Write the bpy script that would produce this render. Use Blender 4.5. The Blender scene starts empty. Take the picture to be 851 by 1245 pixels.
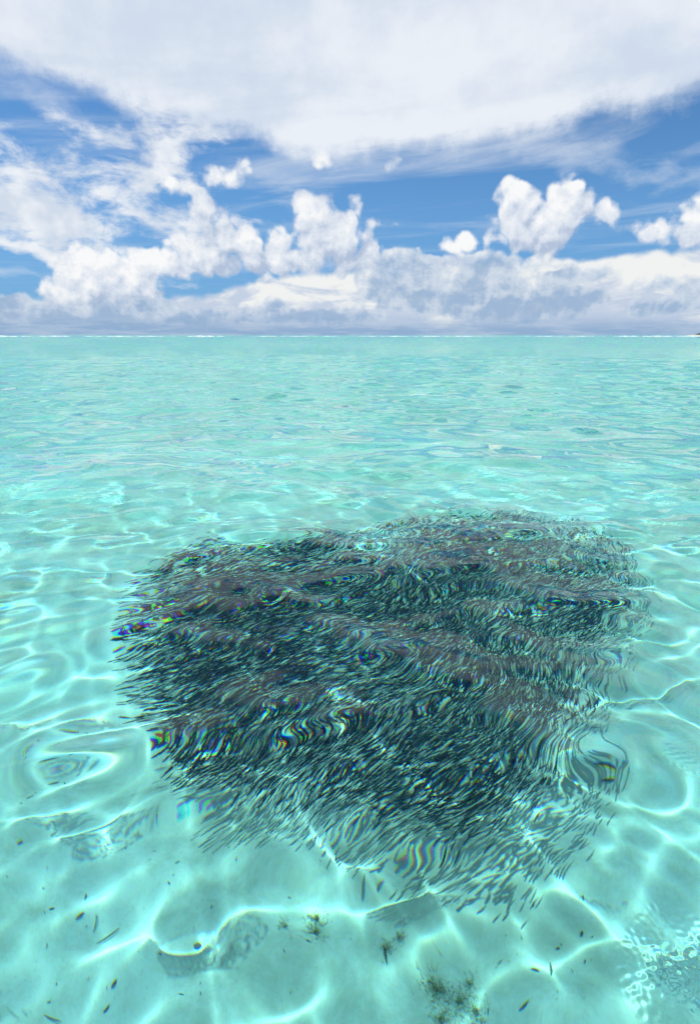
import bpy, math, random
import numpy as np
from mathutils import Vector, Matrix

random.seed(7)
rng = np.random.default_rng(11)
R = math.radians
scene = bpy.context.scene
coll = scene.collection

# ------------------------------------------------------------------ camera
CAM_H = 2.2
PITCH = R(19.1)
cam_data = bpy.data.cameras.new("camera")
cam_data.sensor_fit = 'VERTICAL'
cam_data.sensor_height = 36.0
cam_data.lens = 18.0
cam_data.clip_start = 0.05
cam_data.clip_end = 40000.0
cam = bpy.data.objects.new("camera", cam_data)
coll.objects.link(cam)
cam.location = (0, 0, CAM_H)
cam.rotation_euler = (math.pi / 2 - PITCH, 0, 0)
scene.camera = cam

# ------------------------------------------------------------------ light
SUN_EL, SUN_AZ = R(66), R(-72)          # azimuth from +Y towards +X; negative: ahead and to the left
sun_dir = Vector((math.cos(SUN_EL) * math.sin(SUN_AZ), math.cos(SUN_EL) * math.cos(SUN_AZ), math.sin(SUN_EL)))
sun = bpy.data.lights.new("sun", 'SUN')
sun.energy = 4.5
sun.angle = R(0.53)
sun.color = (1.0, 0.965, 0.91)
sun.cycles.is_caustics_light = True
sun_o = bpy.data.objects.new("sun", sun)
coll.objects.link(sun_o)
sun_o.rotation_euler = sun_dir.to_track_quat('Z', 'Y').to_euler()
scene.view_settings.view_transform = 'Standard'
scene.view_settings.look = 'None'
scene.view_settings.exposure = 0.0
scene.view_settings.gamma = 1.0
scene.cycles.max_bounces = 10
scene.cycles.diffuse_bounces = 3
scene.cycles.glossy_bounces = 3
scene.cycles.transmission_bounces = 6
scene.cycles.volume_bounces = 0
scene.cycles.sample_clamp_indirect = 30.0
scene.cycles.blur_glossy = 0.5

# ------------------------------------------------------------------ world
SKY_STRENGTH = 0.1
class N:
    """a number or vector socket of the world shader that can be calculated with"""
    tree = None
    def __init__(self, s): self.s = s
    @staticmethod
    def put(inp, v):
        if isinstance(v, N): N.tree.links.new(v.s, inp)
        else: inp.default_value = v
    @staticmethod
    def m(op, a, b=None, c=None, clamp=False):
        n = N.tree.nodes.new('ShaderNodeMath'); n.operation = op; n.use_clamp = clamp
        for i, v in enumerate((a, b, c)):
            if v is not None: N.put(n.inputs[i], v)
        return N(n.outputs[0])
    def __add__(a, b): return N.m('ADD', a, b)
    __radd__ = __add__
    def __sub__(a, b): return N.m('SUBTRACT', a, b)
    def __rsub__(a, b): return N.m('SUBTRACT', b, a)
    def __mul__(a, b): return N.m('MULTIPLY', a, b)
    __rmul__ = __mul__
    def __truediv__(a, b): return N.m('DIVIDE', a, b)
def vmath(op, a, b=None, out=0, scale=None):
    n = N.tree.nodes.new('ShaderNodeVectorMath'); n.operation = op
    N.put(n.inputs[0], a)
    if b is not None: N.put(n.inputs[1], b)
    if scale is not None: N.put(n.inputs['Scale'], scale)
    return N(n.outputs[out])
def vlen(a): return vmath('LENGTH', a, out='Value')
def comb(x, y, z):
    n = N.tree.nodes.new('ShaderNodeCombineXYZ')
    for i, v in enumerate((x, y, z)): N.put(n.inputs[i], v)
    return N(n.outputs[0])
def sep(v):
    n = N.tree.nodes.new('ShaderNodeSeparateXYZ'); N.put(n.inputs[0], v)
    return [N(n.outputs[i]) for i in range(3)]
def fbm(vec, scale, detail=6, rough=0.55, dist=0.0, col=False, lac=2.0):
    n = N.tree.nodes.new('ShaderNodeTexNoise'); n.noise_dimensions = '3D'
    N.put(n.inputs['Vector'], vec); n.inputs['Scale'].default_value = scale
    n.inputs['Detail'].default_value = detail; n.inputs['Roughness'].default_value = rough
    n.inputs['Distortion'].default_value = dist; n.inputs['Lacunarity'].default_value = lac
    return N(n.outputs['Color' if col else 'Fac'])
def smooth(v, a, b, lo=0.0, hi=1.0):
    n = N.tree.nodes.new('ShaderNodeMapRange'); n.interpolation_type = 'SMOOTHSTEP'
    for i, q in enumerate((v, a, b, lo, hi)): N.put(n.inputs[i], q)
    return N(n.outputs[0])
def mixc(f, a, b):
    n = N.tree.nodes.new('ShaderNodeMix'); n.data_type = 'RGBA'
    N.put(n.inputs[0], f); N.put(n.inputs[6], a); N.put(n.inputs[7], b)
    return N(n.outputs[2])
def nmax(a, b): return N.m('MAXIMUM', a, b)
def nmin(a, b): return N.m('MINIMUM', a, b)
def srgb(r, g, b):
    f = lambda c: ((c / 255 + 0.055) / 1.055) ** 2.4 if c > 10 else c / 255 / 12.92
    return (f(r), f(g), f(b), 1)
def cl(r, g, b):
    c = srgb(r, g, b); return tuple(q / SKY_STRENGTH for q in c[:3]) + (1,)
def azel(px, py):
    c, s = math.cos(PITCH), math.sin(PITCH)
    x = (px - 425.5) / 622.5; y = -(py - 622.5) / 622.5
    d = Vector((x, c + y * s, -s + y * c)).normalized()
    return math.degrees(math.atan2(d.x, d.y)), math.degrees(math.asin(d.z))
def angles(d):
    x, y, z = sep(d)
    U = N.m('ARCTAN2', x, y) * 57.2958
    V = N.m('ARCSINE', z) * 57.2958
    return x, y, z, U, V

# cumulus heaps: centre and half size in photograph pixels (angles in the sky), one entry per heap
HEAPS = [(632, 260, 30, 33), (682, 260, 29, 33), (656, 276, 46, 28),
         (385, 260, 27, 24), (398, 290, 36, 34), (427, 262, 9, 22), (374, 246, 14, 12),
         (452, 308, 15, 16), (344, 300, 13, 20), (300, 302, 24, 22), (250, 308, 46, 24), (274, 285, 18, 24), (330, 318, 110, 17), (190, 322, 60, 18), (430, 322, 60, 14), (520, 318, 40, 12),
         (245, 262, 15, 40), (228, 226, 26, 12), (268, 215, 28, 14), (296, 205, 20, 12), (332, 214, 12, 8), (387, 205, 18, 8), (487, 192, 15, 11),
         (120, 340, 48, 34), (106, 316, 24, 20), (92, 358, 40, 28), (150, 345, 40, 32), (20, 378, 60, 18),
         (555, 296, 18, 9), (800, 278, 38, 18), (735, 262, 12, 16), (850, 270, 24, 28), (588, 290, 5, 8), (460, 273, 7, 3)]
# blue-grey masses standing in the shade of the bank
MASSES = [(500, 345, 70, 36), (560, 356, 90, 33), (590, 320, 60, 14), (655, 366, 80, 22), (700, 335, 40, 12), (780, 374, 80, 9), (800, 345, 40, 10),
          (400, 384, 100, 14), (270, 386, 130, 12), (90, 386, 120, 20), (20, 380, 60, 22), (840, 360, 30, 16), (330, 372, 20, 12), (170, 378, 30, 14)]
def blob_field(uv, blobs, soft=0.5):
    field = None
    for px, py, a, b in blobs:
        u0, v0 = azel(px, py)
        a_, b_ = a * 0.092, b * 0.092
        q = vmath('MULTIPLY', vmath('SUBTRACT', uv, (u0, v0, 0)), (1 / a_, 1 / b_, 0))
        f_ = N.m('MULTIPLY_ADD', vlen(q), -min(a_, b_), min(a_, b_))
        field = f_ if field is None else N.m('SMOOTH_MAX', field, f_, soft)
    return field
def cumulus_density(d):
    x, y, z, U, V = angles(d)
    w = fbm(d, 9.0, 3, 0.5, col=True)
    wv = vmath('SCALE', vmath('SUBTRACT', w, (0.5, 0.5, 0.5)), scale=2.0)
    uv = vmath('ADD', comb(U, V, 0.0), wv)
    uv = vmath('MULTIPLY', uv, (1, 1, 0))
    field = blob_field(uv, HEAPS)
    # fair weather heaps of the same kind all round the rest of the horizon
    rest = smooth(N.m('ABSOLUTE', U), 36.0, 44.0)
    stray = (fbm(vmath('MULTIPLY', d, (1, 1, 1.6)), 4.5, 1, 0.5) - 0.56) * 16.0 - N.m('ABSOLUTE', V - 9.5) * 0.35
    field = nmax(field, stray + (rest - 1.0) * 20.0)
    n1 = fbm(d, 13.0, 6, 0.60) - 0.5
    n2 = N.m('ABSOLUTE', fbm(d, 24.0, 2, 0.4) - 0.5)
    bumps = n1 * 2.9 + n2 * 3.6 - 0.40
    return N.m('MINIMUM', field, 2.0) + bumps, bumps, uv

world = bpy.data.worlds.new("World")
scene.world = world
world.use_nodes = True
nt = world.node_tree
nt.nodes.clear()
N.tree = nt
tc = nt.nodes.new('ShaderNodeTexCoord')
d = vmath('NORMALIZE', N(tc.outputs['Generated']))
x, y, z, U, V = angles(d)
skyt = nt.nodes.new('ShaderNodeTexSky')
skyt.sky_type = 'NISHITA'; skyt.sun_disc = False
skyt.sun_elevation = SUN_EL; skyt.sun_rotation = SUN_AZ
skyt.dust_density = 0.3; skyt.ozone_density = 3.0
N.put(skyt.inputs[0], comb(x, y, nmax(z, 0.03))) if 'Vector' in skyt.inputs else None
base = vmath('MULTIPLY', N(skyt.outputs[0]), (0.52, 0.86, 1.12))
base = mixc(smooth(V, 0.0, 22.0, 0.75, 0.0), base, cl(108, 164, 220))
col = base

# thin high cirrus in streaks
q = comb(x / nmax(z, 0.03), y / nmax(z, 0.03), 0.0)
qr = vmath('MULTIPLY', comb(x / nmax(z, 0.03) + y / nmax(z, 0.03) * 0.55, y / nmax(z, 0.03) * 1.2, 0.0), (1, 1, 1))
cir = fbm(qr, 0.7, 6, 0.58, 0.9)
cir_m = smooth(cir, 0.44, 0.80) * smooth(V, 4.0, 16.0, 0.15, 1.0)
col = mixc(cir_m * 0.6, col, cl(232, 238, 245))

# broken mid-level veil on the left, denser towards its middle
def soft_blob(u, v, px, py, a, b, rot=0.0):
    u0, v0 = azel(px, py); a *= 0.092; b *= 0.092
    c, s = math.cos(rot), math.sin(rot)
    du, dv = u - u0, v - v0
    e1 = (du * c + dv * s) * (1 / a); e2 = (dv * c - du * s) * (1 / b)
    return N.m('SUBTRACT', 1.0, N.m('SQRT', e1 * e1 + e2 * e2))
wsep = sep(vmath('SCALE', vmath('SUBTRACT', fbm(d, 5.0, 4, 0.6, col=True), (0.5, 0.5, 0.5)), scale=9.0))
Uw, Vw = U + wsep[0], V + wsep[1] * 0.7
veil = None
for b_ in [(30, 250, 170, 44, 0.0), (15, 205, 80, 36, -0.35), (165, 255, 120, 28, -0.1), (200, 180, 56, 40, 0.2), (185, 220, 30, 30, 0), (130, 165, 60, 14, -0.25),
           (40, 300, 120, 10, -0.12)]:
    s_ = soft_blob(Uw, Vw, *b_)
    veil = s_ if veil is None else nmax(veil, s_)
vn = fbm(vmath('MULTIPLY', d, (1, 1, 2.4)), 10.0, 6, 0.64, 0.3)
faint = None
for b_ in [(770, 220, 80, 12, -0.35), (690, 185, 120, 14, -0.3), (825, 235, 60, 9, 0.15), (60, 125, 120, 16, -0.3), (330, 320, 200, 8, 0.0), (30, 330, 120, 8, 0.0)]:
    s_ = soft_blob(Uw, Vw, *b_)
    faint = s_ if faint is None else nmax(faint, s_)
veil_far = (fbm(qr, 0.45, 4, 0.5) - 0.52) * 6.0 + (smooth(N.m('ABSOLUTE', U), 34.0, 42.0) - 1.0) * 20.0
vm = nmax(veil, veil_far)
va_ = smooth(vm + (vn - 0.5) * 3.6, -0.05, 0.95)
col = mixc(smooth(faint + (vn - 0.5) * 3.0, 0.0, 1.3) * 0.38, col, cl(228, 236, 245))
col = mixc(va_ * 0.95, col, mixc(smooth(fbm(d, 14.0, 3, 0.6), 0.35, 0.6), cl(212, 222, 236), cl(242, 245, 249)))

# the great sheet overhead: its near edge runs across the frame, it breaks up towards the sun
fc = nt.nodes.new('ShaderNodeFloatCurve')
N.put(fc.inputs["Value"], (U + 60.0) * (1 / 120.0))
cm = fc.mapping.curves[0]
edge_pts = [(-60, 24), (-40, 21.5)] + [azel(px, py) for px, py in [(0, 84), (100, 118), (200, 155), (290, 178), (350, 195), (450, 196), (560, 188), (700, 152), (760, 138), (851, 118)]] + [(40, 17), (60, 20)]
while len(cm.points) < len(edge_pts): cm.points.new(0.5, 0.5)
for p_, (u_, v_) in zip(cm.points, edge_pts): p_.location = ((u_ + 60) / 120, v_ / 30)
fc.mapping.update()
edge = N(fc.outputs[0]) * 30.0
sn = fbm(qr, 1.3, 6, 0.58, 0.3)
sn2 = fbm(d, 13.0, 5, 0.62)
sheet = (V - edge) * 1.0 + (sn - 0.5) * 3.5 + (sn2 - 0.5) * 4.5
s_a = smooth(sheet, -0.6, 2.0)
open_ = smooth(fbm(q, 0.9, 4, 0.55) + smooth(V, 25.0, 37.0, 0.0, 0.20), 0.48, 0.62)
s_a = s_a * (1.0 - open_ * smooth(V, 25.5, 31.0))
tone = fbm(qr, 0.8, 5, 0.5, 0.4)
scol = mixc(smooth(tone + (sn2 - 0.5) * 0.35, 0.36, 0.62), cl(210, 222, 238), cl(237, 242, 249))
col = mixc(s_a * 0.97, col, scol)

high = col

# heaps and bank, lit from where the sun stands
D1, bumps1, uvw = cumulus_density(d)
STEP = 0.045
D2, bumps2, _ = cumulus_density(vmath('NORMALIZE', vmath('ADD', d, tuple(sun_dir * STEP))))
# the bright back of the bank
top = 5.4 + (fbm(comb(U * 0.05, 3.0, 0.0), 1.6, 2, 0.5) - 0.5) * 4.0 + smooth(U, -20.0, -4.0, -1.8, 0.6) + smooth(U, 4.0, 10.0, 0.0, 1.0)
B1 = top - V + bumps1 * 0.55
bvec = vmath('MULTIPLY', d, (1, 1, 3.2))
streak = fbm(bvec, 9.0, 6, 0.58, 0.5)
bcol = mixc(smooth(streak + smooth(V, 2.0, 6.5, -0.10, 0.10), 0.38, 0.56), cl(196, 209, 229), cl(241, 243, 242))
col = mixc(smooth(B1, -0.15, 0.7), col, bcol)
# grey masses in front of it, with rounded heads
bn = fbm(d, 24.0, 4, 0.6)
bl = fbm(vmath('ADD', d, tuple(sun_dir * 0.011)), 24.0, 4, 0.6)
relief = (bn - bl)
mf = blob_field(uvw, MASSES, 0.7)
mf = nmax(mf, (smooth(N.m('ABSOLUTE', U), 34.0, 44.0) - 1.0) * 20.0 + 3.6 - V)
mfield = nmin(mf, 1.6) + bumps1 * 0.75
mrel = bumps1 - bumps2
mlit = mrel * 0.34 + relief * 2.2 + (streak - 0.5) * 1.0 + smooth(V, 1.5, 7.5, 0.0, 0.42) + smooth(mfield, 0.0, 1.3, 0.34, 0.0)
mcol = mixc(smooth(mlit, -0.15, 0.6), cl(154, 181, 212), cl(202, 215, 231))
mcol = mixc(smooth(mlit, 0.5, 1.1), mcol, cl(238, 241, 243))
m_a = smooth(mfield, 0.0, 0.5) * 0.9
# heaps
lit2 = (D1 - D2) * 0.30 + relief * 2.4 + (streak - 0.5) * 0.5 - 0.40
ccol = mixc(smooth(lit2, -0.85, -0.1), cl(178, 194, 219), cl(220, 228, 240))
ccol = mixc(smooth(lit2, -0.3, 0.45), ccol, cl(249, 250, 251))
ccol = mixc(smooth(V, 1.0, 5.5, 0.25, 1.0), mcol, ccol)
col = mixc(smooth(D1, -0.05, 0.65) * smooth(V, 1.0, 3.0), col, ccol)
col = mixc(m_a, col, mcol)
# humid air along the horizon
strat = fbm(vmath('MULTIPLY', d, (1, 1, 9.0)), 9.0, 4, 0.6)
hcol = mixc(smooth(strat, 0.42, 0.62), cl(140, 172, 208), cl(168, 191, 217))
col = mixc(smooth(V, 0.2, 2.3, 0.92, 0.0), col, hcol)
# the low and the high sky are worked out separately, which halves the time; they agree where they meet
def bgd(c):
    n = nt.nodes.new('ShaderNodeBackground'); n.inputs[1].default_value = SKY_STRENGTH
    N.put(n.inputs[0], c); return n
ms = nt.nodes.new('ShaderNodeMixShader')
N.put(ms.inputs[0], N.m('GREATER_THAN', V, 19.0))
nt.links.new(bgd(col).outputs[0], ms.inputs[1]); nt.links.new(bgd(high).outputs[0], ms.inputs[2])
out = nt.nodes.new('ShaderNodeOutputWorld')
nt.links.new(ms.outputs[0], out.inputs[0])
world.cycles.sampling_method = 'MANUAL'
world.cycles.sample_map_resolution = 512

# ------------------------------------------------------------------ helpers
F_PX, CX, CY = 622.5, 425.5, 622.5
def ray(px, py):
    x = (px - CX) / F_PX; y = -(py - CY) / F_PX
    c, s = math.cos(PITCH), math.sin(PITCH)
    d = Vector((x, c + y * s, -s + y * c))
    return d.normalized()
def at(px, py, depth):
    """point at a depth below the calm surface seen at a place of the photograph (refracted)"""
    d = ray(px, py)
    t = CAM_H / -d.z
    p = Vector((0, 0, CAM_H)) + d * t
    h = Vector((d.x, d.y, 0)); sh = h.length
    st = sh / 1.333
    ct = math.sqrt(1 - st * st)
    return Vector((p.x, p.y, 0)) + h.normalized() * (depth * st / ct) + Vector((0, 0, -depth))
def tag(o, label=None, cat=None, group=None, kind=None):
    if label: o["label"] = label
    if cat: o["category"] = cat
    if group: o["group"] = group
    if kind: o["kind"] = kind
    return o
def mesh_np(name, verts, faces, smooth=True):
    """faces: (n,3) or (n,4) int array"""
    me = bpy.data.meshes.new(name)
    nv, nf, k = len(verts), len(faces), faces.shape[1]
    me.vertices.add(nv); me.vertices.foreach_set("co", np.asarray(verts, np.float32).ravel())
    me.loops.add(nf * k); me.loops.foreach_set("vertex_index", faces.astype(np.int32).ravel())
    me.polygons.add(nf)
    me.polygons.foreach_set("loop_start", np.arange(0, nf * k, k, dtype=np.int32))
    me.polygons.foreach_set("use_smooth", np.full(nf, smooth))
    me.update(calc_edges=True)
    return me
def link(name, me, mat=None, parent=None):
    o = bpy.data.objects.new(name, me)
    if mat: me.materials.append(mat)
    coll.objects.link(o)
    if parent: o.parent = parent
    return o

IORS = (1.327, 1.334, 1.343)
# ------------------------------------------------------------------ wave field
def make_waves():
    comps = []
    bands = [(1.9, 5.5, 14, 0.045, 35), (0.8, 1.9, 22, 0.062, 55), (0.26, 0.75, 30, 0.054, 95), (0.12, 0.28, 24, 0.008, 80)]
    for lo, hi, n, slope, spread in bands:
        for i in range(n):
            lam = math.exp(rng.uniform(math.log(lo), math.log(hi)))
            ang = R(-105) + R(rng.normal(0, spread * 0.6))
            s = slope / math.sqrt(n) * math.sqrt(2) * rng.uniform(0.7, 1.3)
            k = 2 * math.pi / lam
            comps.append((k * math.cos(ang), k * math.sin(ang), s / k, rng.uniform(0, 2 * math.pi), lam))
    return comps
WAVES = make_waves()
PUFFS = [(838, 1195, 0.26), (838, 930, 0.16)]
RIPPLES = []
for _ in range(26):
    lam = rng.uniform(0.022, 0.038); a_ = rng.uniform(0, 2 * math.pi); k_ = 2 * math.pi / lam
    RIPPLES.append((k_ * math.cos(a_), k_ * math.sin(a_), 0.022 / k_, rng.uniform(0, 6.28)))
def wave_height(x, y, spacing):
    h = np.zeros_like(x); hm = np.zeros_like(x)
    wx = x + 0.05 * np.sin(1.7 * y + 0.6 * x); wy = y + 0.05 * np.sin(1.9 * x + 1.0)
    for kx, ky, a, ph, lam in WAVES:
        att = np.clip((lam / spacing - 2.5) / 3.0, 0, 1)
        if lam > 1.9 or lam < 0.3: h += a * att * np.cos(kx * wx + ky * wy + ph)
        else: hm += a * att * np.cos(kx * wx + ky * wy + ph)
    h += 0.013 * (np.exp(0.36 * np.minimum(hm / 0.013, 4.0)) - 1) / 0.36        # narrow crests, broad troughs
    h *= 1 + 0.45 * np.clip((np.hypot(x, y) - 6) / 16, 0, 1)
    # two cat's paws where a puff of wind roughens the surface with capillary ripples
    env = np.zeros_like(x)
    for px, py, rad in PUFFS:
        c = at(px, py, 0.0)
        d_ = np.hypot(x - c.x, y - c.y) / rad + 0.10 * np.sin(3 * np.arctan2(y - c.y, x - c.x) + 1)
        env += np.clip((1.0 - d_) / 0.12, 0, 1)
    rp = np.zeros_like(x)
    for kx, ky, a, ph in RIPPLES: rp += a * np.cos(kx * x + ky * y + ph + 0.8 * np.sin(7 * x + ph) + 0.8 * np.sin(6 * y - ph))
    return h + rp * np.clip(env, 0, 1) * (spacing < 0.02)

def polar_grid(rs, angs, closed=True):
    nr, na = len(rs), len(angs)
    r, a = np.meshgrid(rs, angs, indexing='ij')
    x, y = r * np.sin(a), r * np.cos(a)
    i = np.arange(nr - 1)[:, None] * na; j = np.arange(na)[None, :]
    j2 = (j + 1) % na
    f = np.stack([i + j, i + j2, i + na + j2, i + na + j], -1).reshape(-1, 4)
    return x, y, r, f

# radial rows follow the perspective of someone standing by: dense near, sparse far
def radial_rows(n_near, r0, r1, n_far, r_end):
    t = np.linspace(math.atan2(r0, CAM_H), math.atan2(r1, CAM_H), n_near)
    near = CAM_H * np.tan(t)
    far = np.exp(np.linspace(math.log(r1), math.log(r_end), n_far + 1))[1:]
    return np.concatenate([near, far])
def fan_angles(n_front, n_back, half):
    a = np.linspace(-half, half, n_front)
    b = np.linspace(half, 2 * math.pi - half, n_back + 2)[1:-1]
    return np.concatenate([a, b])

rows = radial_rows(560, 0.35, 14.0, 240, 60.0)
rows = np.concatenate([rows, np.exp(np.linspace(math.log(60.0), math.log(9000.0), 101))[1:]])
angs = fan_angles(620, 110, R(52))
x, y, r, f = polar_grid(rows, angs)
dr = np.gradient(rows)[:, None] * np.ones_like(x)
da = np.abs(np.gradient(np.unwrap(angs)))[None, :] * r
spc = np.maximum(dr, da)
z = wave_height(x, y, spc)
verts = np.stack([x, y, z], -1).reshape(-1, 3)
# close the disc under the camera
cidx = len(verts)
verts = np.vstack([verts, [[0, 0, 0]]])
na = len(angs)
tri = np.stack([np.full(na, cidx), (np.arange(na) + 1) % na, np.arange(na)], -1)
me = bpy.data.meshes.new("water")
alltri = np.vstack([f[:, [0, 1, 2]], f[:, [0, 2, 3]], tri])
me = mesh_np("water", verts, alltri)

m = bpy.data.materials.new("lagoon_water"); m.use_nodes = True
nt = m.node_tree; nt.nodes.clear()
o_ = nt.nodes.new('ShaderNodeOutputMaterial')
TINT = (0.535, 0.96, 0.935)
# fine chop that the far mesh is too coarse to carry
P3 = nt.nodes.new('ShaderNodeNewGeometry')
N.tree = nt
pos = N(P3.outputs['Position'])
farness = smooth(vlen(pos), 4.0, 18.0)
hgt = fbm(vmath('MULTIPLY', pos, (0.7, 1, 0)), 2.2, 4, 0.58, 0.6) * 0.85 + fbm(vmath('MULTIPLY', pos, (0.6, 1, 0)), 0.3, 2, 0.5, 0.4) * 2.5
bump = nt.nodes.new('ShaderNodeBump'); bump.inputs['Distance'].default_value = 0.32
N.put(bump.inputs['Strength'], farness); N.put(bump.inputs['Height'], hgt)
fr = nt.nodes.new('ShaderNodeFresnel'); fr.inputs['IOR'].default_value = 1.333
gs = nt.nodes.new('ShaderNodeBsdfGlossy'); gs.inputs['Roughness'].default_value = 0.0; gs.inputs['Color'].default_value = (1, 1, 1, 1)
prev = None
for ch, ior in enumerate(IORS):          # water bends blue a little more than red
    rf = nt.nodes.new('ShaderNodeBsdfRefraction')
    rf.inputs['Color'].default_value = tuple(TINT[ch] if q == ch else 0.0 for q in range(3)) + (1,)
    rf.inputs['Roughness'].default_value = 0.0; rf.inputs['IOR'].default_value = ior
    if prev is None: prev = rf
    else:
        ad = nt.nodes.new('ShaderNodeAddShader')
        nt.links.new(prev.outputs[0], ad.inputs[0]); nt.links.new(rf.outputs[0], ad.inputs[1]); prev = ad
geo = nt.nodes.new('ShaderNodeNewGeometry')
up = nt.nodes.new('ShaderNodeBsdfRefraction'); up.inputs['Color'].default_value = TINT + (1,)
up.inputs['Roughness'].default_value = 0.0; up.inputs['IOR'].default_value = 1.334
sw = nt.nodes.new('ShaderNodeMixShader')
nt.links.new(geo.outputs['Backfacing'], sw.inputs[0]); nt.links.new(prev.outputs[0], sw.inputs[1]); nt.links.new(up.outputs[0], sw.inputs[2]); prev = sw
mx = nt.nodes.new('ShaderNodeMixShader')
nt.links.new(fr.outputs[0], mx.inputs[0]); nt.links.new(prev.outputs[0], mx.inputs[1]); nt.links.new(gs.outputs[0], mx.inputs[2])
nt.links.new(mx.outputs[0], o_.inputs['Surface'])
for n_ in nt.nodes:
    if n_.bl_idname in ('ShaderNodeFresnel', 'ShaderNodeBsdfGlossy', 'ShaderNodeBsdfRefraction'): nt.links.new(bump.outputs[0], n_.inputs['Normal'])
water = link("water", me, m)
tag(water, "clear turquoise lagoon water rippling out to the horizon", kind="structure")
water.cycles.is_caustics_caster = True

# ------------------------------------------------------------------ sand
DEPTH = 1.7
rows = radial_rows(240, 0.3, 20.0, 90, 9000.0)
angs = fan_angles(220, 60, R(52))
x, y, r, f = polar_grid(rows, angs)
def sand_z(x, y):
    return (-DEPTH + 0.035 * np.sin(1.3 * x + 0.7 * y) + 0.022 * np.sin(2.9 * y - 1.1 * x + 1) + 0.010 * np.sin(5.3 * x + 2.2 * y + 2)
            + 0.006 * np.sin(9.1 * y + 3.7 * x + 0.4 * np.sin(4 * x)))
z = sand_z(x, y)
verts = np.vstack([np.stack([x, y, z], -1).reshape(-1, 3), [[0, 0, float(sand_z(np.zeros(1), np.zeros(1))[0])]]])
na = len(angs)
tri = np.stack([np.full(na, len(verts) - 1), (np.arange(na) + 1) % na, np.arange(na)], -1)
me = mesh_np("sand_bottom", verts, np.vstack([f[:, [0, 1, 2]], f[:, [0, 2, 3]], tri]))
m = bpy.data.materials.new("white_sand"); m.use_nodes = True
nt = m.node_tree; N.tree = nt
b = nt.nodes['Principled BSDF']
P3 = N(nt.nodes.new('ShaderNodeNewGeometry').outputs['Position'])
big = fbm(P3, 0.9, 5, 0.6); mid = fbm(P3, 6.0, 6, 0.72); fine = fbm(P3, 60.0, 4, 0.7)
c = mixc(smooth(big * 0.55 + mid * 0.45, 0.38, 0.62), (0.56, 0.545, 0.47, 1), (0.82, 0.805, 0.76, 1))
c = mixc(smooth(fine, 0.56, 0.72, 0, 0.45), c, (0.42, 0.40, 0.32, 1))
N.put(b.inputs['Base Color'], c)
b.inputs['Roughness'].default_value = 0.95; b.inputs['Specular IOR Level'].default_value = 0.1
bp = nt.nodes.new('ShaderNodeBump'); bp.inputs['Strength'].default_value = 0.5; bp.inputs['Distance'].default_value = 0.02
N.put(bp.inputs['Height'], mid * 0.8 + fine * 0.2)
nt.links.new(bp.outputs[0], b.inputs['Normal'])
sand = link("sand_bottom", me, m)
tag(sand, "pale coral sand floor under the clear lagoon water", kind="structure")
sand.cycles.is_caustics_receiver = True

# ------------------------------------------------------------------ shoal of fish
def fish_body(bend, low=False):
    """slender silverside, nose to +X, 1 long; returns verts, tris, flank factor"""
    st = [(0.50, 0.006, 0.006, 0.0), (0.46, 0.034, 0.030, 0.0), (0.36, 0.054, 0.040, 0.0), (0.18, 0.072, 0.048, 0.0),
          (-0.04, 0.066, 0.042, 0.0), (-0.24, 0.042, 0.026, 0.0), (-0.38, 0.024, 0.014, 0.0)]
    v, t, fl = [], [], []
    K = 5 if low else 8
    if low: st = [st[0], st[2], st[4], st[6]]
    for s, hh, w, _ in st:
        for k in range(K):
            a = 2 * math.pi * (k + 0.5) / K
            v.append((s, w * math.sin(a), hh * math.cos(a))); fl.append(min(1, max(0, 0.5 - 0.9 * math.cos(a))))
    n = len(st)
    for i in range(n - 1):
        for k in range(K):
            a, b_, c_, d_ = i * K + k, i * K + (k + 1) % K, (i + 1) * K + (k + 1) % K, (i + 1) * K + k
            t += [(a, b_, c_), (a, c_, d_)]
    for k in range(1, K - 1): t.append((0, k + 1, k))
    # dorsal and anal fins as thin wedges
    def fin(pts, wth):
        o = len(v)
        for p in pts: v.append((p[0], wth, p[1])); fl.append(0.1)
        for p in pts: v.append((p[0], -wth, p[1])); fl.append(0.1)
        m_ = len(pts)
        for i in range(1, m_ - 1): t.append((o, o + i, o + i + 1)); t.append((o + m_, o + m_ + i + 1, o + m_ + i))
        for i in range(m_): j = (i + 1) % m_; t.append((o + i, o + m_ + i, o + m_ + j)); t.append((o + i, o + m_ + j, o + j))
    if not low: fin([(0.10, 0.066), (0.0, 0.10), (-0.08, 0.060)], 0.003)
    if not low: fin([(-0.10, -0.068), (-0.17, -0.105), (-0.22, -0.05)], 0.003)
    v = np.array(v); v[:, 1] += bend * (0.5 - v[:, 0]) ** 2
    return v, np.array(t), np.array(fl)
def fish_tail(bend):
    v, t = [], []
    for sy in (0.005, -0.005):
        v += [(-0.37, sy, 0.022), (-0.37, sy, -0.022), (-0.50, sy * 0.4, 0.082), (-0.445, sy * 0.4, 0.0), (-0.50, sy * 0.4, -0.082)]
    t += [(0, 2, 3), (0, 3, 1), (1, 3, 4), (5, 8, 7), (5, 6, 8), (6, 9, 8), (0, 5, 7), (0, 7, 2), (1, 4, 9), (1, 9, 6), (2, 7, 8), (2, 8, 3), (3, 8, 9), (3, 9, 4)]
    v = np.array(v); v[:, 1] += bend * (0.5 - v[:, 0]) ** 2
    return v, np.array(t), np.full(len(v), 0.25)
m = bpy.data.materials.new("fish_skin"); m.use_nodes = True
nt = m.node_tree; N.tree = nt
b = nt.nodes['Principled BSDF']
at_ = nt.nodes.new('ShaderNodeAttribute'); at_.attribute_name = "flank"
fl = N(at_.outputs['Fac'])
P3 = N(nt.nodes.new('ShaderNodeNewGeometry').outputs['Position'])
spk = fbm(P3, 6.0, 2, 0.5)
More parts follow.
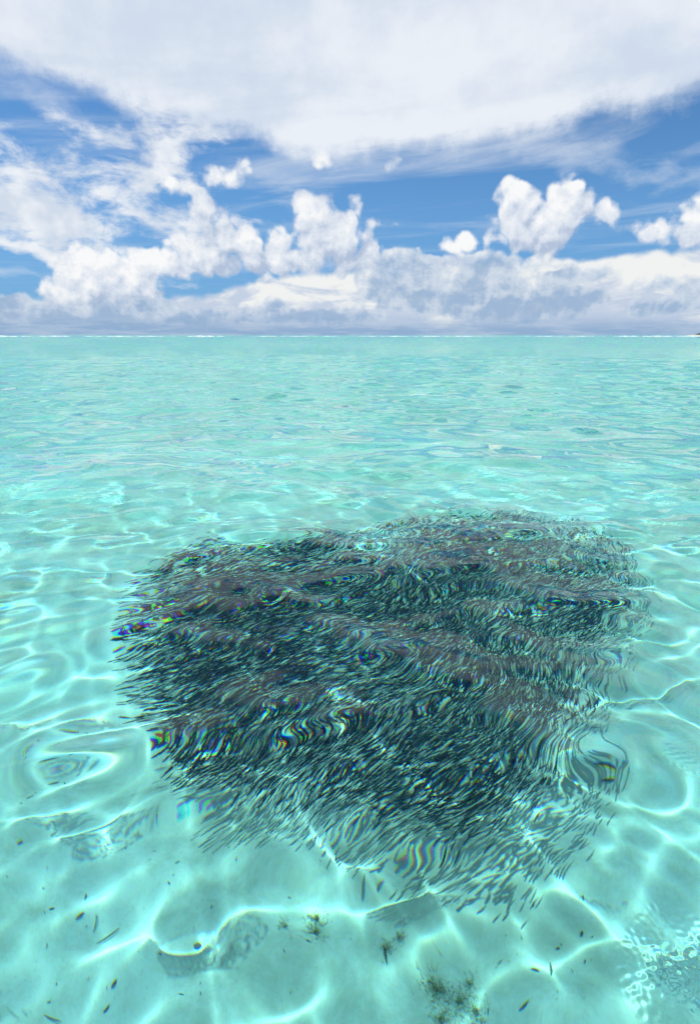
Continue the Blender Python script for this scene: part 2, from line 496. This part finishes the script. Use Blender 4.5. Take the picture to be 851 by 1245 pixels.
c = mixc(smooth(fl, 0.45, 1.0), mixc(smooth(spk, 0.4, 0.6), (0.004, 0.024, 0.040, 1), (0.010, 0.036, 0.056, 1)), (0.06, 0.14, 0.18, 1))
N.put(b.inputs['Base Color'], c)
N.put(b.inputs['Metallic'], smooth(fl, 0.5, 1.0, 0.0, 0.6))
b.inputs['Roughness'].default_value = 0.38
fish_mat = m
def add_attr(me, fl):
    at = me.attributes.new("flank", 'FLOAT', 'POINT'); at.data.foreach_set("value", np.asarray(fl, np.float32))

# outline of the shoal as it is seen, carried down to the middle of the shoal
OUT = [(255, 655), (330, 662), (420, 652), (480, 632), (560, 622), (640, 626), (720, 640), (775, 668), (764, 705), (742, 760), (726, 800),
       (716, 860), (694, 905), (676, 945), (646, 970), (614, 998), (582, 1020), (540, 1018), (490, 998), (440, 992), (390, 982), (345, 962),
       (300, 962), (245, 950), (200, 920), (168, 886), (152, 842), (146, 780), (152, 720), (192, 685)]
MID = 0.98
poly = np.array([tuple(at(px, py, MID))[:2] for px, py in OUT])
def signed_inside(P, poly):
    """distance to the outline, positive inside"""
    d = np.full(len(P), 1e9); ins = np.zeros(len(P), bool)
    for i in range(len(poly)):
        a, b_ = poly[i], poly[(i + 1) % len(poly)]
        ab = b_ - a; t = np.clip(((P - a) @ ab) / (ab @ ab), 0, 1)
        d = np.minimum(d, np.linalg.norm(P - (a + t[:, None] * ab), axis=1))
        c_ = (a[1] > P[:, 1]) != (b_[1] > P[:, 1])
        xi = a[0] + (P[:, 1] - a[1]) / (b_[1] - a[1] + 1e-12) * ab[0]
        ins ^= c_ & (P[:, 0] < xi)
    return np.where(ins, d, -d)
NF = 21000
lo, hi = poly.min(0) - 0.3, poly.max(0) + 0.3
P = rng.uniform(lo, hi, (260000, 2))
sd_ = signed_inside(P, poly)
lump = 0.5 + 0.5 * np.sin(3.1 * P[:, 0] + 1.3 * np.sin(2.1 * P[:, 1])) * np.sin(2.7 * P[:, 1] + 0.8)
gx = (P[:, 0] - lo[0]) / (hi[0] - lo[0]); gy = (P[:, 1] - lo[1]) / (hi[1] - lo[1])
thin_right = np.clip((gx - 0.78) / 0.2, 0, 1)                 # the right flank thins out
keep = np.clip(0.28 + sd_ / 0.32, 0, 1) * (sd_ > -0.12) * (0.42 + 0.58 * lump) * (1 - 0.55 * thin_right)
sel = rng.uniform(0, 1, len(P)) < keep
P = P[sel][:NF]; sd_ = sd_[sel][:NF]
nf = len(P)
dz = MID + rng.normal(0, 0.24, nf) * np.clip(sd_ / 0.35, 0.35, 1)
dz = np.clip(dz, 0.35, 1.5)
FX = P[:, 0]; FY = P[:, 1]
gx = (FX - lo[0]) / (hi[0] - lo[0])
ang = R(24) + R(26) * np.clip(gx / 0.5, 0, 1) + R(13) * np.sin(2.3 * FX + 1.1 * FY) + R(9) * np.sin(4.1 * FY - 1.7 * FX + 1) + rng.normal(0, R(5), nf) + math.pi
pit = rng.normal(0, R(5), nf)
ln = 0.108 * rng.uniform(0.82, 1.2, nf)
var = rng.integers(0, 3, nf)
BENDS = (0.0, 0.10, -0.10)
bodies = [fish_body(q) for q in BENDS]; lowres = [fish_body(q, True) for q in BENDS]; tails = [fish_tail(q) for q in BENDS]
body_me, tail_me = [], []
for (v, t, fl_), (tv, tt, tf) in zip(bodies, tails):
    me = mesh_np("fish_body", v, t); add_attr(me, fl_); me.materials.append(fish_mat); body_me.append(me)
    me = mesh_np("tail_fin", tv, tt, False); add_attr(me, tf); me.materials.append(fish_mat); tail_me.append(me)
dist = np.sqrt(FX ** 2 + FY ** 2 + (CAM_H + dz) ** 2)
order = np.argsort(dist - 0.8 * (sd_ < 0.05) * (gx < 0.45))   # nearest and the ones that stand clear at the left edge
order = np.array(order)
mate = set(order[:290].tolist())
cx_, cy_ = poly.mean(0)
def fish_label(i):
    x_, y_, s_ = FX[i], FY[i], sd_[i]
    if s_ < 0.06:
        if x_ < cx_ - 0.5: return "slender dark fish on the loose left fringe of the shoal, seen against bright sand", "fish along the left fringe of the shoal"
        if x_ > cx_ + 0.5: return "slender dark fish straggling at the lower right edge of the shoal", "fish along the lower right edge of the shoal"
        return "slender dark fish at the near tip of the shoal, closest to the viewer", "fish at the near tip of the shoal"
    if dz[i] > MID + 0.15: return "slender dark fish swimming low in the near part of the shoal, under its neighbours", "low swimming fish in the near part of the shoal"
    if dz[i] < MID - 0.15: return "slender dark fish swimming close under the surface in the near part of the shoal", "high swimming fish in the near part of the shoal"
    return "slender dark fish packed in the middle layer of the near part of the shoal", "fish in the middle layer of the near shoal"
protos = {}
for i in order[:290].tolist():
    k = int(var[i])
    o = bpy.data.objects.new("fish", body_me[k]); coll.objects.link(o)
    o.location = (FX[i], FY[i], -dz[i]); o.rotation_euler = (0, -pit[i], ang[i]); o.scale = (ln[i],) * 3
    lb, gr = fish_label(i); tag(o, lb, "fish", gr)
    o.cycles.is_caustics_receiver = True
    tl = bpy.data.objects.new("tail_fin", tail_me[k]); coll.objects.link(tl); tl.parent = o
    tl.cycles.is_caustics_receiver = True
# everyone else: one mass
V_, T_, A_ = [], [], []
off = 0
rest = np.array([i for i in range(nf) if i not in mate])
for k in range(3):
    bv, bt, bf = lowres[k]; tv, tt, tf = tails[k]
    v = np.vstack([bv, tv]); t = np.vstack([bt, tt + len(bv)]); fl_ = np.concatenate([bf, tf])
    ids = rest[var[rest] == k]
    a, p_, s_ = ang[ids], pit[ids], ln[ids]
    ca, sa, cp, sp = np.cos(a), np.sin(a), np.cos(p_), np.sin(p_)
    X = v[None, :, 0] * s_[:, None]; Y = v[None, :, 1] * s_[:, None]; Z = v[None, :, 2] * s_[:, None]
    X1 = X * cp[:, None] - Z * sp[:, None]; Z1 = X * sp[:, None] + Z * cp[:, None]
    X2 = X1 * ca[:, None] - Y * sa[:, None] + FX[ids][:, None]; Y2 = X1 * sa[:, None] + Y * ca[:, None] + FY[ids][:, None]
    Z2 = Z1 - dz[ids][:, None]
    V_.append(np.stack([X2, Y2, Z2], -1).reshape(-1, 3))
    T_.append((t[None] + (np.arange(len(ids)) * len(v))[:, None, None] + off).reshape(-1, 3)); off += len(ids) * len(v)
    A_.append(np.tile(fl_, len(ids)))
me = mesh_np("fish_shoal", np.vstack(V_), np.vstack(T_)); add_attr(me, np.concatenate(A_))
o = link("fish_shoal", me, fish_mat)
tag(o, "dense dark mass of the shoal, thousands of small fish swimming over pale sand", "fish shoal", kind="stuff")
o.cycles.is_caustics_receiver = True

# ------------------------------------------------------------------ bits lying on the sand
m = bpy.data.materials.new("dead_seagrass"); m.use_nodes = True
b = m.node_tree.nodes['Principled BSDF']; b.inputs['Base Color'].default_value = (0.10, 0.12, 0.08, 1); b.inputs['Roughness'].default_value = 0.7
grass_mat = m
def on_sand(px, py, up=0.006):
    p = at(px, py, DEPTH)
    return Vector((p.x, p.y, float(sand_z(np.array([p.x]), np.array([p.y]))[0]) + up))
def fragment_mesh(kind):
    """curled scrap of leaf: a narrow ribbon with thickness"""
    n = 6; v, t = [], []
    w0 = (0.20, 0.12, 0.32)[kind]; curl = (0.25, 0.5, 0.1)[kind]
    for i in range(n + 1):
        s = i / n - 0.5
        w = w0 * (1 - (2 * s) ** 2 * 0.85) * 0.5
        yb = curl * s * s; zb = 0.12 * math.sin(3 * s + kind)
        v += [(s, yb - w, zb), (s, yb + w, zb + 0.03), (s, yb + w * 0.8, zb - 0.05), (s, yb - w * 0.8, zb - 0.06)]
    for i in range(n):
        for k in range(4):
            a, b_ = i * 4 + k, i * 4 + (k + 1) % 4; t += [(a, b_, b_ + 4), (a, b_ + 4, a + 4)]
    t += [(0, 2, 1), (0, 3, 2), (n * 4, n * 4 + 1, n * 4 + 2), (n * 4, n * 4 + 2, n * 4 + 3)]
    return mesh_np("seagrass_fragment", np.array(v), np.array(t))
frag = [fragment_mesh(k) for k in range(3)]
for q in frag: q.materials.append(grass_mat)
spots = [(135, 1138, 0.15, 40, 1), (118, 1118, 0.10, 95, 1), (52, 934, 0.07, 55, 0), (80, 912, 0.08, 30, 2), (95, 913, 0.05, 130, 0), (62, 1105, 0.04, 30, 2), (100, 1112, 0.06, 60, 2),
         (110, 1085, 0.04, 100, 0), (474, 1168, 0.10, 100, 2), (665, 1180, 0.08, 70, 2), (705, 1128, 0.05, 50, 2), (640, 1228, 0.04, 20, 0), (245, 1152, 0.05, 10, 2), (730, 918, 0.10, 0, 2), (60, 1245, 0.1, 0, 1)]
for _ in range(101):
    px, py = rng.uniform(5, 420), rng.uniform(890, 1238)
    if _ > 75: px, py = rng.uniform(600, 760), rng.uniform(1060, 1238)
    if _ > 100: px, py = rng.uniform(20, 850), rng.uniform(660, 900)
    spots.append((px, py, float(np.exp(rng.normal(math.log(0.017), 0.4))), rng.uniform(0, 180), int(rng.integers(0, 3))))
for px, py, L, a, k in spots:
    o = bpy.data.objects.new("seagrass_fragment", frag[k]); coll.objects.link(o)
    o.location = on_sand(px, py, 0.1 * L + 0.002); o.scale = (L, L * (1.0 if L < .06 else 0.5), L * 0.6); o.rotation_euler = (0, 0, R(a))
    if L >= 0.15: lb, gr = "longest curled strand of seagrass on the bare sand, at the lower left", None
    elif L >= 0.06: lb, gr = "large dark scrap of dead seagrass lying on the pale sand beside the shoal", "large scraps of seagrass on the sand"
    elif px < 425: lb, gr = "tiny dark scrap of seagrass on the sand left of the shoal", "tiny scraps on the sand, left side"
    else: lb, gr = "tiny dark scrap of seagrass on the sand right of the shoal", "tiny scraps on the sand, right side"
    tag(o, lb, "seagrass scrap", gr); o.cycles.is_caustics_receiver = True

# tufts of fine algae
m = bpy.data.materials.new("algae"); m.use_nodes = True
nt = m.node_tree; N.tree = nt; b = nt.nodes['Principled BSDF']
oi = nt.nodes.new('ShaderNodeNewGeometry')
N.put(b.inputs['Base Color'], mixc(N(oi.outputs['Random Per Island']), (0.18, 0.21, 0.09, 1), (0.38, 0.36, 0.20, 1))); b.inputs['Roughness'].default_value = 0.8
algae_mat = m
def tuft(spots_, label, group=None):
    c0 = on_sand(spots_[0][0], spots_[0][1], 0)
    v, t = [], []
    for px, py, rad, n in spots_:
        c1 = on_sand(px, py, 0) - c0
        for _ in range(n):
            rr = abs(rng.normal(0, rad * 0.5)); a = rng.uniform(0, 6.28)
            bx, by = c1.x + rr * math.cos(a), c1.y + rr * math.sin(a)
            bz = float(sand_z(np.array([c0.x + bx]), np.array([c0.y + by]))[0]) - c0.z
            h = rng.uniform(0.02, 0.06); la = rng.uniform(0, 6.28); le = rng.uniform(0.01, 0.05)
            o_ = len(v); w = 0.0013
            for s in range(4):
                q = s / 3; ww = w * (1 - 0.8 * q)
                X = bx + le * q * q * math.cos(la) + 0.006 * math.sin(7 * q + a); Y = by + le * q * q * math.sin(la); Z = bz + h * q
                for k in range(3): v.append((X + ww * math.cos(k * 2.09), Y + ww * math.sin(k * 2.09), Z))
            for s in range(3):
                for k in range(3):
                    A, B = o_ + s * 3 + k, o_ + s * 3 + (k + 1) % 3; t += [(A, B, B + 3), (A, B + 3, A + 3)]
    o = link("algae_tuft", mesh_np("algae_tuft", np.array(v), np.array(t)), algae_mat)
    o.location = c0; tag(o, label, "algae", group); o.cycles.is_caustics_receiver = True
tuft([(528, 1198, 0.12, 150), (560, 1215, 0.11, 130), (585, 1228, 0.10, 80), (535, 1240, 0.09, 90), (572, 1190, 0.07, 40)], "widest patch of fine brown-green algae, on the sand at the bottom edge of the frame")
tuft([(380, 1118, 0.06, 50), (378, 1136, 0.06, 50), (352, 1128, 0.05, 25)], "small olive algae tuft on the sand just below the near tip of the shoal")
tuft([(476, 1160, 0.06, 50), (490, 1150, 0.05, 30)], "round dark tuft of algae on the sand between the shoal and the wide algae patch")

# ------------------------------------------------------------------ surf on the reef
m = bpy.data.materials.new("surf_foam"); m.use_nodes = True
b = m.node_tree.nodes['Principled BSDF']; b.inputs['Base Color'].default_value = (0.85, 0.87, 0.88, 1); b.inputs['Roughness'].default_value = 0.8
foam_mat = m
SURF_Y = 760.0
def surf(px0, px1, h, label, dy=0.0):
    Y = SURF_Y + dy
    x0, x1 = (px0 - CX) / F_PX * Y / math.cos(PITCH) * 0.945, (px1 - CX) / F_PX * Y / math.cos(PITCH) * 0.945
    n = max(8, int((x1 - x0) / 1.6)); v, t = [], []
    ph = rng.uniform(0, 10)
    for i in range(n + 1):
        s = i / n; X = (s - 0.5) * (x1 - x0)
        e = min(1, 6 * s, 6 * (1 - s))
        hh = max(0.06, h * e * (0.55 + 0.30 * math.sin(X * 0.13 + ph) + 0.25 * math.sin(X * 0.41 + 2 * ph)) + rng.uniform(0, 0.15) * h)
        off_ = 6 * math.sin(X * 0.02 + ph)
        for k in range(7):
            a = math.pi * k / 6
            v.append((X, off_ + 2.4 * math.cos(a) * (0.7 + 0.3 * rng.uniform()), hh * math.sin(a) * (0.85 + 0.3 * rng.uniform()) - 0.05))
    for i in range(n):
        for k in range(6):
            a = i * 7 + k; t += [(a, a + 7, a + 8), (a, a + 8, a + 1)]
    o = link("breaking_wave", mesh_np("breaking_wave", np.array(v), np.array(t)), foam_mat)
    o.location = ((x0 + x1) / 2, Y, 0); tag(o, label, "breaking wave", "white breakers along the reef")
surf(-40, 58, 1.05, "white breaker on the far reef at the left end of the horizon")
surf(62, 105, 0.62, "short white breaker on the horizon, second from the left end", 20)
surf(112, 232, 0.50, "long thin white breaker on the horizon, over the left third of the lagoon", 5)
surf(236, 282, 0.93, "bright short breaker on the horizon above the left edge of the shoal", 0)
surf(300, 420, 0.37, "faint thin breaker on the horizon just left of the middle", 30)
surf(424, 600, 0.46, "longest thin breaker, on the horizon right of the middle", 10)
surf(612, 720, 0.37, "faint thin breaker on the horizon, left of the one beside the island", 30)
surf(728, 846, 0.68, "white breaker on the horizon beside the small green island", 0)

# ------------------------------------------------------------------ island
ISL = (1279.0, 1800.0)
root = bpy.data.objects.new("island", None); coll.objects.link(root); root.location = (ISL[0], ISL[1], 0)
tag(root, "low green island with a pale beach at the right end of the horizon", "island")
v, t = [], []
K = 40
for j, (rx, ry, hz) in enumerate([(170, 60, -2.0), (160, 55, 0.5), (140, 45, 1.6), (60, 20, 2.2)]):
    for k in range(K):
        a = 2 * math.pi * k / K; v.append((rx * math.cos(a) * (1 + 0.04 * math.sin(3 * a)), ry * math.sin(a), hz))
for j in range(3):
    for k in range(K):
        a, b_ = j * K + k, j * K + (k + 1) % K; t += [(a, b_, b_ + K), (a, b_ + K, a + K)]
v.append((0, 0, 2.4))
for k in range(K): t.append((3 * K + k, 3 * K + (k + 1) % K, 4 * K))
m = bpy.data.materials.new("beach_sand"); m.use_nodes = True
m.node_tree.nodes['Principled BSDF'].inputs['Base Color'].default_value = (0.6, 0.55, 0.43, 1)
link("beach", mesh_np("beach", np.array(v, float), np.array(t)), m, root)
m = bpy.data.materials.new("island_foliage"); m.use_nodes = True
nt = m.node_tree; N.tree = nt; b = nt.nodes['Principled BSDF']
g_ = nt.nodes.new('ShaderNodeNewGeometry')
N.put(b.inputs['Base Color'], mixc(N(g_.outputs['Random Per Island']), (0.03, 0.06, 0.02, 1), (0.08, 0.12, 0.04, 1))); b.inputs['Roughness'].default_value = 0.8
v, t = [], []
for _ in range(5200):                       # leaf clumps through the whole wood, uneven top
    a = rng.uniform(0, 6.28); q = math.sqrt(rng.uniform())
    X, Y = 132 * q * math.cos(a), 40 * q * math.sin(a)
    top_ = (5.5 + 5.5 * (1 - q ** 3)) * (0.8 + 0.25 * math.sin(X * 0.11) + 0.15 * math.sin(X * 0.37 + Y * 0.2))
    Z = 1.5 + top_ * rng.uniform(0.05, 1)
    c_ = np.array([X, Y, Z]); o_ = len(v); s = rng.uniform(0.9, 2.0)
    for k in range(4): v.append(c_ + rng.normal(0, 0.6, 3) * s * (1, 1, 0.7))
    t += [(o_, o_ + 1, o_ + 2), (o_, o_ + 2, o_ + 3), (o_, o_ + 3, o_ + 1), (o_ + 1, o_ + 3, o_ + 2)]
o = link("tree_canopy", mesh_np("tree_canopy", np.array(v), np.array(t), False), m, root); o["kind"] = "stuff"
